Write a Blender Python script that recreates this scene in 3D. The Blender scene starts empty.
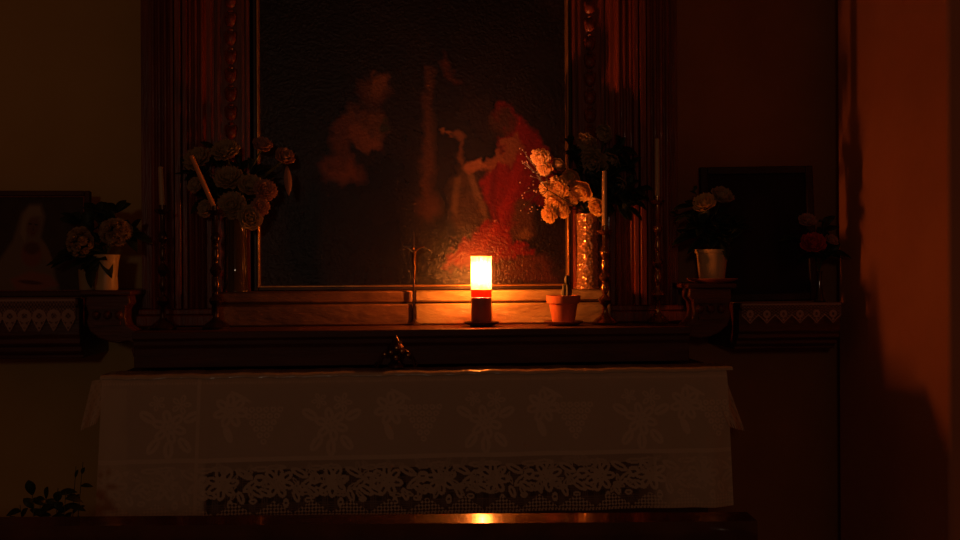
import bpy, math, random
import numpy as np
from mathutils import Matrix, Vector, Euler

# ------------------------------------------------------------------ camera, world, lamps, exposure
SC = bpy.context.scene
COL = SC.collection
F = 1030.0
CAMZ = 1.262
cam_d = bpy.data.cameras.new('camera')
cam_d.sensor_width = 36.0
cam_d.lens = 36.0 * F / 960.0
cam = bpy.data.objects.new('camera', cam_d)
COL.objects.link(cam)
YAW, ROLL = math.radians(-5.0), math.radians(-0.3)
cam.matrix_world = Matrix.Translation((0, 0, CAMZ)) @ Matrix.Rotation(YAW, 4, 'Z') @ Matrix.Rotation(math.pi/2, 4, 'X') @ Matrix.Rotation(ROLL, 4, 'Z')
SC.camera = cam
CM = cam.matrix_world.to_3x3()

world = bpy.data.worlds.new('world')
SC.world = world
world.use_nodes = True
world.node_tree.nodes['Background'].inputs[0].default_value = (1.0, 0.27, 0.065, 1)
world.node_tree.nodes['Background'].inputs[1].default_value = 0.030

la = bpy.data.lights.new('nave_lamp', 'AREA')          # dim lamp of the nave, well behind the viewer
la.shape = 'DISK'; la.size = 0.22
la.color = (1.0, 0.68, 0.46); la.energy = 3.0
lo = bpy.data.objects.new('nave_lamp', la); COL.objects.link(lo)
lo.location = (-0.42, -1.7, 1.68)
lo.rotation_euler = (Vector((0, 3, 1.1)) - Vector(lo.location)).to_track_quat('-Z', 'Y').to_euler()

FLAME_STRENGTH = 8600.0
SC.view_settings.view_transform = 'Standard'
SC.view_settings.look = 'None'
SC.view_settings.exposure = 0.0
SC.view_settings.gamma = 1.0
SC.view_settings.use_curve_mapping = False
SC.cycles.use_denoising = True
SC.cycles.max_bounces = 8
SC.cycles.transparent_max_bounces = 16

# ------------------------------------------------------------------ helpers
def P(px, py, Y):
    """point of the place seen at photo position (px, py) on the plane y = Y"""
    d = CM @ Vector(((px - 480) / F, (270 - py) / F, -1.0))
    t = Y / d.y
    return Vector((0, 0, CAMZ)) + d * t
def X(px, Y, py=300): return P(px, py, Y).x
def Z(px, py, Y): return P(px, py, Y).z
def toPix(p):
    v = CM.transposed() @ (Vector(p) - Vector((0, 0, CAMZ)))
    return 480 + F * v.x / -v.z, 270 - F * v.y / -v.z

def new_mat(name):
    m = bpy.data.materials.new(name); m.use_nodes = True
    nt = m.node_tree
    return m, nt, nt.nodes['Principled BSDF']
def N(nt, t, **kw):
    n = nt.nodes.new(t)
    for k, v in kw.items(): setattr(n, k, v)
    return n
def noise_mat(name, c1, c2, scale=12, rough=0.6, bump=0.2, bscale=None, stretch=(1, 1, 1), metal=0.0, coat=0.0, detail=6, dist=0.003, spec=0.5, sub=0.0):
    m, nt, b = new_mat(name)
    tc = N(nt, 'ShaderNodeTexCoord'); mp = N(nt, 'ShaderNodeMapping')
    mp.inputs['Scale'].default_value = stretch
    nt.links.new(tc.outputs['Object'], mp.inputs['Vector'])
    nz = N(nt, 'ShaderNodeTexNoise'); nz.inputs['Scale'].default_value = scale; nz.inputs['Detail'].default_value = detail
    nt.links.new(mp.outputs[0], nz.inputs['Vector'])
    cr = N(nt, 'ShaderNodeValToRGB')
    cr.color_ramp.elements[0].position = 0.32; cr.color_ramp.elements[0].color = (*c1, 1)
    cr.color_ramp.elements[1].position = 0.68; cr.color_ramp.elements[1].color = (*c2, 1)
    nt.links.new(nz.outputs['Fac'], cr.inputs[0]); nt.links.new(cr.outputs[0], b.inputs['Base Color'])
    b.inputs['Roughness'].default_value = rough; b.inputs['Metallic'].default_value = metal
    b.inputs['Coat Weight'].default_value = coat; b.inputs['Specular IOR Level'].default_value = spec
    if bump:
        n2 = N(nt, 'ShaderNodeTexNoise'); n2.inputs['Scale'].default_value = bscale or scale * 3; n2.inputs['Detail'].default_value = 4
        nt.links.new(mp.outputs[0], n2.inputs['Vector'])
        bp = N(nt, 'ShaderNodeBump'); bp.inputs['Strength'].default_value = bump; bp.inputs['Distance'].default_value = dist
        nt.links.new(n2.outputs['Fac'], bp.inputs['Height']); nt.links.new(bp.outputs[0], b.inputs['Normal'])
    return m

M = {}
M['plaster_yellow'] = noise_mat('ochre_plaster', (0.54, 0.36, 0.12), (0.62, 0.42, 0.15), 3, 0.9, 0.25, 40)
M['plaster_pink'] = noise_mat('warm_red_plaster', (0.50, 0.20, 0.10), (0.60, 0.25, 0.13), 4, 0.85, 0.3, 60)
M['plaster_brown'] = noise_mat('brown_painted_plaster', (0.34, 0.13, 0.045), (0.42, 0.17, 0.06), 4, 0.9, 0.25, 40)
M['floor'] = noise_mat('stone_floor', (0.18, 0.12, 0.09), (0.28, 0.2, 0.15), 6, 0.6, 0.1)
M['wood'] = noise_mat('dark_varnished_wood', (0.11, 0.020, 0.007), (0.26, 0.052, 0.016), 9, 0.38, 0.5, 30, (6, 6, 0.6), coat=0.25)
M['wood_h'] = noise_mat('dark_varnished_wood_lengthwise', (0.07, 0.018, 0.008), (0.14, 0.04, 0.016), 9, 0.42, 0.5, 30, (0.6, 6, 6), coat=0.15)
M['wood_dull'] = noise_mat('old_brown_wood', (0.06, 0.017, 0.010), (0.10, 0.03, 0.016), 8, 0.6, 0.4, 25, (0.7, 5, 5))
M['pew_wood'] = noise_mat('polished_pew_wood', (0.05, 0.018, 0.010), (0.09, 0.03, 0.015), 9, 0.14, 0.35, 10, (2, 2, 2), coat=0.25, dist=0.0015)
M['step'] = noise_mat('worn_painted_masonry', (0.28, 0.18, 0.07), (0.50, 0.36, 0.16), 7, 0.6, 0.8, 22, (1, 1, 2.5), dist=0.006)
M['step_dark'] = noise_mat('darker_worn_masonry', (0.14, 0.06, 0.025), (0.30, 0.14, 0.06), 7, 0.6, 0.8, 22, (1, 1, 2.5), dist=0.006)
M['step_joint'] = noise_mat('dark_joint', (0.03, 0.015, 0.01), (0.06, 0.03, 0.02), 9, 0.9, 0.2)
M['gilt'] = noise_mat('worn_gilt', (0.35, 0.17, 0.05), (0.6, 0.32, 0.10), 20, 0.3, 0.3, 60, metal=0.6)
M['dark_frame'] = noise_mat('black_lacquered_frame', (0.018, 0.010, 0.007), (0.035, 0.018, 0.012), 15, 0.4, 0.2)
M['brass'] = noise_mat('tarnished_brass', (0.22, 0.10, 0.035), (0.45, 0.22, 0.08), 25, 0.22, 0.25, 60, metal=0.9)
M['iron'] = noise_mat('dark_bronze', (0.05, 0.028, 0.018), (0.12, 0.06, 0.035), 25, 0.28, 0.3, 60, metal=0.8)
M['taper'] = noise_mat('ivory_wax', (0.46, 0.32, 0.18), (0.54, 0.38, 0.22), 10, 0.5, 0.1)
M['orange_wax'] = noise_mat('orange_wax', (0.70, 0.30, 0.12), (0.78, 0.36, 0.15), 10, 0.5, 0.1)
M['wick'] = noise_mat('charred_wick', (0.01, 0.01, 0.01), (0.03, 0.02, 0.02), 10, 0.9, 0.1)
M['terracotta'] = noise_mat('terracotta', (0.50, 0.13, 0.05), (0.62, 0.18, 0.07), 15, 0.75, 0.3, 60)
M['soil'] = noise_mat('potting_soil', (0.02, 0.012, 0.008), (0.06, 0.035, 0.02), 60, 0.95, 0.8, 90)
M['cactus'] = noise_mat('dark_green_cactus', (0.03, 0.03, 0.012), (0.06, 0.055, 0.02), 20, 0.6, 0.3)
M['leaf'] = noise_mat('dark_green_leaf', (0.012, 0.025, 0.008), (0.03, 0.055, 0.018), 15, 0.5, 0.2)
M['stem'] = noise_mat('green_stem', (0.03, 0.05, 0.015), (0.05, 0.08, 0.02), 15, 0.6, 0.1)
M['petal_cream'] = noise_mat('cream_petal', (0.50, 0.35, 0.17), (0.64, 0.47, 0.25), 25, 0.6, 0.3, 80)
M['petal_gold'] = noise_mat('candlelit_petal', (0.86, 0.56, 0.18), (0.92, 0.64, 0.24), 25, 0.6, 0.3, 80)  # pale petal tone raised and warmed, candlelight painted into the colour
M['petal_pink'] = noise_mat('dusty_pink_petal', (0.52, 0.28, 0.20), (0.66, 0.36, 0.26), 25, 0.6, 0.3, 80)
M['petal_red'] = noise_mat('red_petal', (0.55, 0.05, 0.03), (0.72, 0.09, 0.05), 25, 0.6, 0.3, 80)
M['bud'] = noise_mat('white_bud', (0.5, 0.32, 0.2), (0.6, 0.4, 0.25), 25, 0.4, 0)
M['ceramic'] = noise_mat('cream_glazed_ceramic', (0.66, 0.46, 0.22), (0.74, 0.52, 0.27), 6, 0.35, 0.05)
M['ceramic_dull'] = noise_mat('yellowed_ceramic', (0.40, 0.30, 0.14), (0.46, 0.34, 0.17), 6, 0.45, 0.05)
M['vase_dark'] = noise_mat('dark_glazed_vase', (0.02, 0.012, 0.01), (0.045, 0.02, 0.015), 6, 0.15, 0.05)
M['saucer'] = noise_mat('dark_clay_saucer', (0.12, 0.04, 0.02), (0.2, 0.07, 0.03), 12, 0.5, 0.1)
M['red_wax'] = noise_mat('red_candle_body', (0.46, 0.13, 0.08), (0.56, 0.17, 0.10), 12, 0.4, 0.1)
M['gold_paint'] = noise_mat('emblem_gold', (0.65, 0.42, 0.2), (0.75, 0.5, 0.25), 12, 0.4, 0)
M['linen_top'] = noise_mat('altar_linen_under_clear_sheet', (0.52, 0.38, 0.27), (0.60, 0.45, 0.32), 20, 0.22, 0.8, 42, dist=0.004, coat=0.5)
M['bouquet_glass'] = noise_mat('smoked_glass', (0.03, 0.02, 0.015), (0.05, 0.03, 0.02), 6, 0.06, 0.05, metal=0.0, coat=1.0)

def thin(m, w):
    nt = m.node_tree; b = nt.nodes['Principled BSDF']; o_ = nt.nodes['Material Output']
    t = N(nt, 'ShaderNodeBsdfTranslucent'); x = N(nt, 'ShaderNodeMixShader'); x.inputs[0].default_value = w
    nt.links.new(b.inputs['Base Color'].links[0].from_socket, t.inputs[0])
    nt.links.new(b.outputs[0], x.inputs[1]); nt.links.new(t.outputs[0], x.inputs[2]); nt.links.new(x.outputs[0], o_.inputs[0])
for k_ in ('petal_cream', 'petal_gold', 'petal_pink', 'petal_red'): thin(M[k_], .4)
thin(M['leaf'], .25)

# candle shell: lets part of the flame's light straight through, scatters the rest
m, nt, b = new_mat('translucent_candle_shell'); nt.nodes.remove(b)
out = nt.nodes['Material Output']
tr = N(nt, 'ShaderNodeBsdfTransparent'); tr.inputs[0].default_value = (1, 0.9, 0.55, 1)
tl = N(nt, 'ShaderNodeBsdfTranslucent'); tl.inputs[0].default_value = (0.9, 0.85, 0.75, 1)
df = N(nt, 'ShaderNodeBsdfDiffuse'); df.inputs[0].default_value = (0.85, 0.82, 0.8, 1)
mx1 = N(nt, 'ShaderNodeMixShader'); mx1.inputs[0].default_value = 0.985
mx2 = N(nt, 'ShaderNodeMixShader'); mx2.inputs[0].default_value = 0.69
nt.links.new(tl.outputs[0], mx1.inputs[1]); nt.links.new(df.outputs[0], mx1.inputs[2])
nt.links.new(tr.outputs[0], mx2.inputs[1]); nt.links.new(mx1.outputs[0], mx2.inputs[2])
nt.links.new(mx2.outputs[0], out.inputs[0]); M['shell'] = m
m2 = m.copy(); m2.name = 'translucent_red_shell'; M['shell_red'] = m2
for nd in m2.node_tree.nodes:
    if nd.type in ('BSDF_TRANSPARENT', 'BSDF_TRANSLUCENT', 'BSDF_DIFFUSE'): nd.inputs[0].default_value = (0.75, 0.16, 0.06, 1)
# flame
m, nt, b = new_mat('candle_flame'); nt.nodes.remove(b)
em = N(nt, 'ShaderNodeEmission'); em.inputs[0].default_value = (1, 0.265, 0.085, 1); em.inputs[1].default_value = FLAME_STRENGTH
nt.links.new(em.outputs[0], nt.nodes['Material Output'].inputs[0]); M['flame'] = m

def attr_paint(name, rough=0.35, bump=1.0, bscale=70, dist=0.004, spec=0.5):
    m, nt, b = new_mat(name)
    at = N(nt, 'ShaderNodeAttribute', attribute_name='paint')
    nt.links.new(at.outputs['Color'], b.inputs['Base Color'])
    b.inputs['Roughness'].default_value = rough; b.inputs['Specular IOR Level'].default_value = spec
    tc = N(nt, 'ShaderNodeTexCoord')
    nz = N(nt, 'ShaderNodeTexNoise'); nz.inputs['Scale'].default_value = bscale; nz.inputs['Detail'].default_value = 5
    nt.links.new(tc.outputs['Object'], nz.inputs['Vector'])
    bp = N(nt, 'ShaderNodeBump'); bp.inputs['Strength'].default_value = bump; bp.inputs['Distance'].default_value = dist
    nt.links.new(nz.outputs['Fac'], bp.inputs['Height']); nt.links.new(bp.outputs[0], b.inputs['Normal'])
    return m
M['oil'] = attr_paint('varnished_oil_paint', 0.27, 1.0, 120, 0.0026, 0.3)
M['print'] = attr_paint('framed_print', 0.5, 0.15, 30, 0.001, 0.25)

def lace_mat(name, col):
    m, nt, b = new_mat(name)
    at = N(nt, 'ShaderNodeAttribute', attribute_name='paint')
    b.inputs['Base Color'].default_value = (*col, 1); b.inputs['Roughness'].default_value = 0.9
    b.inputs['Specular IOR Level'].default_value = 0.1
    nt.links.new(at.outputs['Fac'], b.inputs['Alpha'])
    tc = N(nt, 'ShaderNodeTexCoord')
    nz = N(nt, 'ShaderNodeTexNoise'); nz.inputs['Scale'].default_value = 9; nz.inputs['Detail'].default_value = 3
    nt.links.new(tc.outputs['Object'], nz.inputs['Vector'])
    bp = N(nt, 'ShaderNodeBump'); bp.inputs['Strength'].default_value = 0.4; bp.inputs['Distance'].default_value = 0.02
    nt.links.new(nz.outputs['Fac'], bp.inputs['Height']); nt.links.new(bp.outputs[0], b.inputs['Normal'])
    return m
M['lace'] = lace_mat('ivory_lace', (0.72, 0.54, 0.40))
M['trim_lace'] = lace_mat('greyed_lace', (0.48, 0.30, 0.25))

class MB:
    def __init__(s): s.v = []; s.f = []; s.col = None
    def add(s, vs, fs):
        o = len(s.v); s.v += [tuple(v) for v in vs]; s.f += [tuple(i + o for i in f) for f in fs]; return s
    def box(s, x0, x1, y0, y1, z0, z1, mat=None):
        vs = [Vector((x, y, z)) for z in (z0, z1) for y in (y0, y1) for x in (x0, x1)]
        if mat: vs = [mat @ v for v in vs]
        return s.add(vs, [(0, 2, 3, 1), (4, 5, 7, 6), (0, 1, 5, 4), (2, 6, 7, 3), (0, 4, 6, 2), (1, 3, 7, 5)])
    def lathe(s, prof, c=(0, 0, 0), n=32, mat=None, lobes=0, amp=0):
        vs = []; fs = []
        for r, z in prof:
            for k in range(n):
                a = 2 * math.pi * k / n; rr = r * (1 + amp * math.cos(lobes * a)) if lobes else r
                v = Vector((rr * math.cos(a), rr * math.sin(a), z))
                if mat: v = mat @ v
                vs.append(v + Vector(c))
        m_ = len(prof)
        for i in range(m_ - 1):
            for k in range(n):
                k2 = (k + 1) % n
                fs.append((i * n + k, i * n + k2, (i + 1) * n + k2, (i + 1) * n + k))
        closed = prof[0] == prof[-1]
        if closed: return s.add(vs, fs)
        if prof[0][0] > 1e-5: fs.append(tuple(reversed(range(n))))
        if prof[-1][0] > 1e-5: fs.append(tuple((m_ - 1) * n + k for k in range(n)))
        return s.add(vs, fs)
    def tube(s, pts, rad, n=8):
        pts = [Vector(p) for p in pts]; m_ = len(pts)
        rad = rad if isinstance(rad, (list, tuple)) else [rad] * m_
        vs = []; fs = []; up = None
        for i, p in enumerate(pts):
            t = (pts[min(i + 1, m_ - 1)] - pts[max(i - 1, 0)]).normalized()
            if up is None: up = Vector((0, 1, 0)) if abs(t.y) < .9 else Vector((1, 0, 0))
            a = t.cross(up).normalized(); b_ = a.cross(t).normalized(); up = b_
            for k in range(n):
                w = 2 * math.pi * k / n
                vs.append(p + (a * math.cos(w) + b_ * math.sin(w)) * rad[i])
        for i in range(m_ - 1):
            for k in range(n):
                k2 = (k + 1) % n; fs.append((i * n + k, (i + 1) * n + k, (i + 1) * n + k2, i * n + k2))
        fs.append(tuple(range(n))); fs.append(tuple((m_ - 1) * n + k for k in reversed(range(n))))
        return s.add(vs, fs)
    def ball(s, c, rx, ry=None, rz=None, n=12, mat=None):
        ry = ry or rx; rz = rz or rx
        vs = []; fs = []; h = n // 2
        for i in range(h + 1):
            th = math.pi * i / h
            for k in range(n):
                a = 2 * math.pi * k / n
                v = Vector((rx * math.sin(th) * math.cos(a), ry * math.sin(th) * math.sin(a), -rz * math.cos(th)))
                if mat: v = mat @ v
                vs.append(v + Vector(c))
        for i in range(h):
            for k in range(n):
                k2 = (k + 1) % n; fs.append((i * n + k, i * n + k2, (i + 1) * n + k2, (i + 1) * n + k))
        return s.add(vs, fs)
    def prism_xz(s, poly, y0, y1):
        n = len(poly)
        vs = [(x, y0, z) for x, z in poly] + [(x, y1, z) for x, z in poly]
        fs = [tuple(range(n)), tuple(reversed(range(n, 2 * n)))] + [(i, n + i, n + (i + 1) % n, (i + 1) % n) for i in range(n)]
        return s.add(vs, fs)
    def prism_x(s, poly, x0, x1):
        """profile in (y, z) extruded along x"""
        n = len(poly)
        vs = [(x0, y, z) for y, z in poly] + [(x1, y, z) for y, z in poly]
        fs = [tuple(range(n)), tuple(reversed(range(n, 2 * n)))] + [(i, n + i, n + (i + 1) % n, (i + 1) % n) for i in range(n)]
        return s.add(vs, fs)
    def build(s, name, mat, parent=None, loc=None, bevel=0, sharp=40, solid=0, sub=0):
        me = bpy.data.meshes.new(name); me.from_pydata(s.v, [], s.f); me.update()
        me.polygons.foreach_set('use_smooth', [True] * len(me.polygons)); me.set_sharp_from_angle(angle=math.radians(sharp))
        me.materials.append(mat)
        o = bpy.data.objects.new(name, me); COL.objects.link(o)
        if s.col is not None:
            ca = me.color_attributes.new('paint', 'FLOAT_COLOR', 'POINT')
            ca.data.foreach_set('color', np.asarray(s.col, dtype=np.float32).ravel())
        if parent: o.parent = parent
        if loc is not None: o.location = loc
        if solid:
            md = o.modifiers.new('thickness', 'SOLIDIFY'); md.thickness = solid; md.offset = 0
        if bevel:
            md = o.modifiers.new('bevel', 'BEVEL'); md.width = bevel; md.segments = 2; md.limit_method = 'ANGLE'
        if sub:
            md = o.modifiers.new('subdiv', 'SUBSURF'); md.levels = sub; md.render_levels = sub
        return o
    def fix(s):
        return s

def tag(o, label=None, cat=None, group=None, kind=None):
    if label: o['label'] = label
    if cat: o['category'] = cat
    if group: o['group'] = group
    if kind: o['kind'] = kind
    return o
def thing(name, label, cat, loc, group=None, rz=0):
    o = bpy.data.objects.new(name, None); COL.objects.link(o); o.empty_display_size = 0.05
    o.location = loc; o.rotation_euler = (0, 0, rz)
    return tag(o, label, cat, group)
def struct(name, mb, mat, **kw):
    return tag(mb.build(name, mat, **kw), kind='structure')

# ------------------------------------------------------------------ setting
WALL_Y = 3.34
JAMB_Y1 = 3.20
JX = X(838, JAMB_Y1)                                  # face of the right-hand jamb
# where does that face end at px 948?
yy = 3.1
while X(948, yy) > JX: yy -= 0.005
JAMB_Y0 = yy
MENSA_Y, GRAD_Y, STEP_Y = 2.70, 2.80, 3.02
Z_MENSA = Z(480, 369.5, MENSA_Y)
Z_LEDGE = Z(480, 329, GRAD_Y)
XL_RET, XR_RET = X(135, 3.06), X(685, 3.06)
XMID = 0.5 * (XL_RET + XR_RET)

struct('floor', MB().box(-3.2, 3.6, -0.5, 3.6, -0.1, 0), M['floor'])
struct('wall_back', MB().box(-3.2, XMID, WALL_Y, WALL_Y + .2, 0, 3.6), M['plaster_yellow'])
struct('wall_back_right', MB().box(XMID, JX + 2.2, WALL_Y, WALL_Y + .2, 0, 3.6), M['plaster_brown'])
jm = MB()
jm.box(JX, JX + 2.2, JAMB_Y0, JAMB_Y1, 0, 3.6)
struct('wall_right', jm, M['plaster_pink'], bevel=0.012)

# ------------------------------------------------------------------ altar
ax0, ax1 = X(100, MENSA_Y, 370), X(733, MENSA_Y, 370)
acx = (ax0 + ax1) / 2
altar = thing('altar', 'dark wooden altar table hidden under the lace cloth, with a raised back ledge', 'altar', (acx, 3.0, 0))
def L(o_x, o_y=3.0, o_z=0): return Matrix.Translation((-o_x, -o_y, -o_z))
def wmb(root):
    """MB whose world coordinates are turned into the local ones of root when built"""
    class W(MB):
        def build(s, name, mat, parent=root, **kw):
            inv = Matrix.Rotation(-root.rotation_euler.z, 4, 'Z') @ Matrix.Translation(-Vector(root.location))
            s.v = [tuple(inv @ Vector(v)) for v in s.v]
            return MB.build(s, name, mat, parent, **kw)
    return W()
wmb(altar).box(ax0 + .05, ax1 - .05, MENSA_Y + .06, WALL_Y - .01, 0, Z_MENSA - .04).build('body', M['wood_dull'], bevel=.004)
wmb(altar).box(ax0 + .015, ax1 - .015, MENSA_Y + .02, WALL_Y - .01, Z_MENSA - .04, Z_MENSA - .008).build('tabletop', M['wood_dull'], bevel=.004)
gx0, gx1 = X(132, GRAD_Y, 340), X(691, GRAD_Y, 340)
g = wmb(altar)
prof = [(GRAD_Y + .02, Z_MENSA + .004), (GRAD_Y + .02, Z_LEDGE - .045), (GRAD_Y + .012, Z_LEDGE - .036), (GRAD_Y + .012, Z_LEDGE - .024), (GRAD_Y, Z_LEDGE - .018), (GRAD_Y, Z_LEDGE), (WALL_Y - .01, Z_LEDGE), (WALL_Y - .01, Z_MENSA + .004)]
g.prism_x(prof, gx0, gx1)
g.build('back_ledge', M['wood_dull'], bevel=.002)

# cloth ------------------------------------------------------------
def ell(PX, PY, cx, cy, rx, ry, rot=0):
    c, s_ = math.cos(rot), math.sin(rot)
    dx, dy = PX - cx, PY - cy
    return ((dx * c + dy * s_) / rx) ** 2 + ((-dx * s_ + dy * c) / ry) ** 2 < 1
def flower_mask(PX, PY, cx, cy, R, n=6, rot0=0):
    m_ = np.zeros(PX.shape, bool); edge = np.zeros(PX.shape, bool)
    for k in range(n):
        a = rot0 + 2 * math.pi * k / n
        o_ = ell(PX, PY, cx + R * .62 * math.cos(a), cy + R * .62 * math.sin(a), R * .42, R * .27, a)
        i_ = ell(PX, PY, cx + R * .62 * math.cos(a), cy + R * .62 * math.sin(a), R * .20, R * .08, a)
        m_ |= o_; edge |= i_
    m_ &= ~edge
    m_ |= ell(PX, PY, cx, cy, R * .2, R * .2)
    return m_
rs = np.random.RandomState(5)
NX_, NZ_ = 860, 190
fx0, fx1 = X(95, MENSA_Y, 440), X(734, MENSA_Y, 440)
z_hem = Z(480, 511.5, MENSA_Y - .02)
z_top = Z_MENSA - .006
us = np.linspace(0, 1, NX_); vs_ = np.linspace(0, 1, NZ_)      # v from top to hem
U, V = np.meshgrid(us, vs_)
PX = 95 + U * 639.0; PY = 371 + V * 141.0                       # pattern units: 639 wide, 141 high
W_ = np.full(PX.shape, 0.80)
W_ += 0.03 * np.sin(PX * 2.2) * np.sin(PY * 2.2)
def motif(mask, val=1.0):
    W_[mask] = val
for i, cx in enumerate((162, 240, 322, 400, 478, 556, 640, 706)):
    if i % 2 == 0:     # flower with leaves
        motif(flower_mask(PX, PY, cx, 420, 17, 6, .3)); motif(flower_mask(PX, PY, cx + 11, 398, 10, 5)); motif(flower_mask(PX, PY, cx - 12, 396, 8, 5, .5))
        for a in (-2.6, -.5, 2.2, .9, 1.57):
            c_, s_ = math.cos(a), math.sin(a)
            motif(ell(PX, PY, cx + 25 * c_, 421 + 22 * s_, 9, 5, a) & ~ell(PX, PY, cx + 25 * c_, 421 + 22 * s_, 6, 1, a))
    else:              # grapes and vine leaf
        for r_ in range(6):
            for q in range(6 - r_):
                motif(ell(PX, PY, cx - 4 + q * 7 + r_ * 3.8, 404 + r_ * 6.4, 3.1, 3.0) & ~ell(PX, PY, cx - 4 + q * 7 + r_ * 3.8, 404 + r_ * 6.4, 1.2, 1.2))
        motif(flower_mask(PX, PY, cx - 18, 405, 17, 7, .2)); motif(ell(PX, PY, cx - 8, 391, 12, 2, .5)); motif(ell(PX, PY, cx - 20, 428, 9, 4, 1.2))
motif((PY > 376) & (PY < 378) & (((PX * .35) % 1) < .6), .95)
# sheer strip between the panels
lace = PY > 456
W_[(PY > 451) & (PY <= 456)] = 0.97
Lc = np.full(PX.shape, 0.04)
net = ((np.abs(((PX * .42) % 1) - .5) > .40) | (np.abs(((PY * .42) % 1) - .5) > .40))
Lc[net] = 0.30
Lc[(PY < 464)] = 0.62
def lm(mask, val=.85): Lc[mask] = val
cx = 108; k = 0
while cx < 734:
    lm(flower_mask(PX, PY, cx, 477, 16, 7, k * .4)); lm(flower_mask(PX, PY, cx, 477, 8, 5, k))
    for (dx, dy, rx, ry, ro) in ((21, 468, 10, 4, .5), (27, 480, 9, 4, -.7), (-21, 486, 9, 4, .6), (18, 491, 7, 3.5, 1.2), (37, 463, 9, 3, 0), (36, 474, 6, 6, 0), (42, 487, 8, 3.5, .5), (-2, 462, 10, 3, 0), (8, 498, 3, 5, 0), (30, 495, 4, 3, 0)):
        lm(ell(PX, PY, cx + dx, dy, rx, ry, ro) & ~ell(PX, PY, cx + dx, dy, rx * .55, ry * .25, ro))
    cx += 54; k += 1
rl = np.random.RandomState(9)
for k in range(150):
    lx, ly = rl.uniform(100, 730), rl.uniform(459, 492); ra = rl.uniform(0, 3.14); rx_ = rl.uniform(4, 8)
    lm(ell(PX, PY, lx, ly, rx_, rx_ * .38, ra) & ~ell(PX, PY, lx, ly, rx_ * .6, rx_ * .08, ra), .75)
dia = (PY > 508 - 16 * np.abs(((PX / 38.0) % 1) - .5) * 1.6)
chk = ((np.floor((PX + PY) / 3.4) + np.floor((PX - PY) / 3.4)) % 2 == 0)
Lc = np.where(dia, np.where(chk, .85, .05), Lc)
Lc = np.where(PY > 510.5, np.where(((PX / 3.4) % 1) < .6, .85, 0.0), Lc)
back = np.clip((203 - PX) / 6, 0, 1) * .70 + np.clip((PX - 628) / 40, 0, 1) * .70
Lc = np.maximum(Lc, back)
Lc = np.where(back > .4, np.minimum(Lc + .1, 1), Lc)
W_ = np.where(lace, Lc, W_)
W_[(PX > 188) & (PX < 192)] = .97
W_ = np.clip(W_, 0, 1)

cloth = thing('altar_cloth', 'white linen altar cloth with embroidered grapes and flowers and a deep lace border', 'tablecloth', (acx, MENSA_Y, Z_MENSA))
def grid_faces(nx, nz):
    idx = np.arange(nx * nz).reshape(nz, nx)
    a = idx[:-1, :-1].ravel(); b_ = idx[:-1, 1:].ravel(); c = idx[1:, 1:].ravel(); d = idx[1:, :-1].ravel()
    return list(zip(a.tolist(), d.tolist(), c.tolist(), b_.tolist()))
def sheet(xs, ys, zs, wv):
    mb = wmb(cloth); nz, nx = xs.shape
    mb.v = list(zip(xs.ravel().tolist(), ys.ravel().tolist(), zs.ravel().tolist())); mb.f = grid_faces(nx, nz)
    w = wv.ravel(); mb.col = np.stack([w, w, w, np.ones_like(w)], 1)
    return mb
XS = (fx0 + .02) + U * (fx1 - fx0 - .04)
taper_ = 1 + .02 * V
XS = acx + (XS - acx) * taper_
fold = .006 * np.sin(U * 34 + 1.5 * np.sin(U * 9)) * V + .012 * np.exp(-((U - .16) / .012) ** 2) * V + .010 * np.sin(U * 90) * np.exp(-(U / .1) ** 2) * V + .010 * np.sin(U * 80) * np.exp(-((1 - U) / .08) ** 2) * V
YS = MENSA_Y - .006 - fold - .010 * V + .010 * np.exp(-V * 40)
ZS = z_top - .004 - V * (z_top - z_hem)
nl = int(NZ_ * 85 / 141) + 1
sheet(XS[:nl + 1], YS[:nl + 1], ZS[:nl + 1], W_[:nl + 1]).build('front_panel', M['lace'])
lb = sheet(XS[nl:], YS[nl:], ZS[nl:], W_[nl:]).build('lace_border', M['lace']); lb['label'] = 'openwork lace border with roses and checked scallops'
# top sheet with a rounded, rippled front lip under a clear sheet
tp = wmb(cloth); nxp = 400; pr = []
for a in range(0, 100, 10):
    t = math.radians(a); pr.append((MENSA_Y + .012 - .014 * math.sin(t) * 1.0, z_top - .006 + .010 * math.cos(t)))
pr = [(GRAD_Y + .015, z_top + .004), (MENSA_Y + .05, z_top + .004)] + pr
tx = np.linspace(ax0, ax1, nxp); vv = []
for j, (y_, z_) in enumerate(pr):
    for i_, x_ in enumerate(tx):
        w = .0016 * math.sin(x_ * 31 + math.sin(x_ * 13)) + .0010 * math.sin(x_ * 97 + 1)
        vv.append((x_, y_ + (w if j > 1 else 0), z_ + w * .6))
tp.v = vv; tp.f = [f[::-1] for f in grid_faces(nxp, len(pr))]
tp.build('top_sheet', M['linen_top'], sharp=180)
# hanging corner flaps
def flap(name, pts_px, Yp, side):
    mb = wmb(cloth)
    (a, b_, c, d) = [P(x, y, yv) for (x, y, yv) in pts_px]
    n1, n2 = 26, 36; xs = np.zeros((n2, n1)); ys = xs.copy(); zs = xs.copy(); wv = np.full((n2, n1), .84)
    for j in range(n2):
        for i_ in range(n1):
            u, v = i_ / (n1 - 1), j / (n2 - 1)
            p = (a * (1 - u) + b_ * u) * (1 - v) + (d * (1 - u) + c * u) * v
            xs[j, i_] = p.x; ys[j, i_] = p.y + .006 * math.sin(u * 9) * v; zs[j, i_] = p.z
            if (math.sin(u * 19) * math.sin(v * 33)) > .45: wv[j, i_] = .6
            if v > .93: wv[j, i_] = .9 if (i_ % 3) else .1
    mb = sheet(xs, ys, zs, wv); o = mb.build(name, M['lace'])
    return o
flap('corner_flap', [(92, 381, 2.74), (113, 377, 2.70), (96, 424, 2.685), (80, 431, 2.76)], 2.7, -1)
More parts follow.
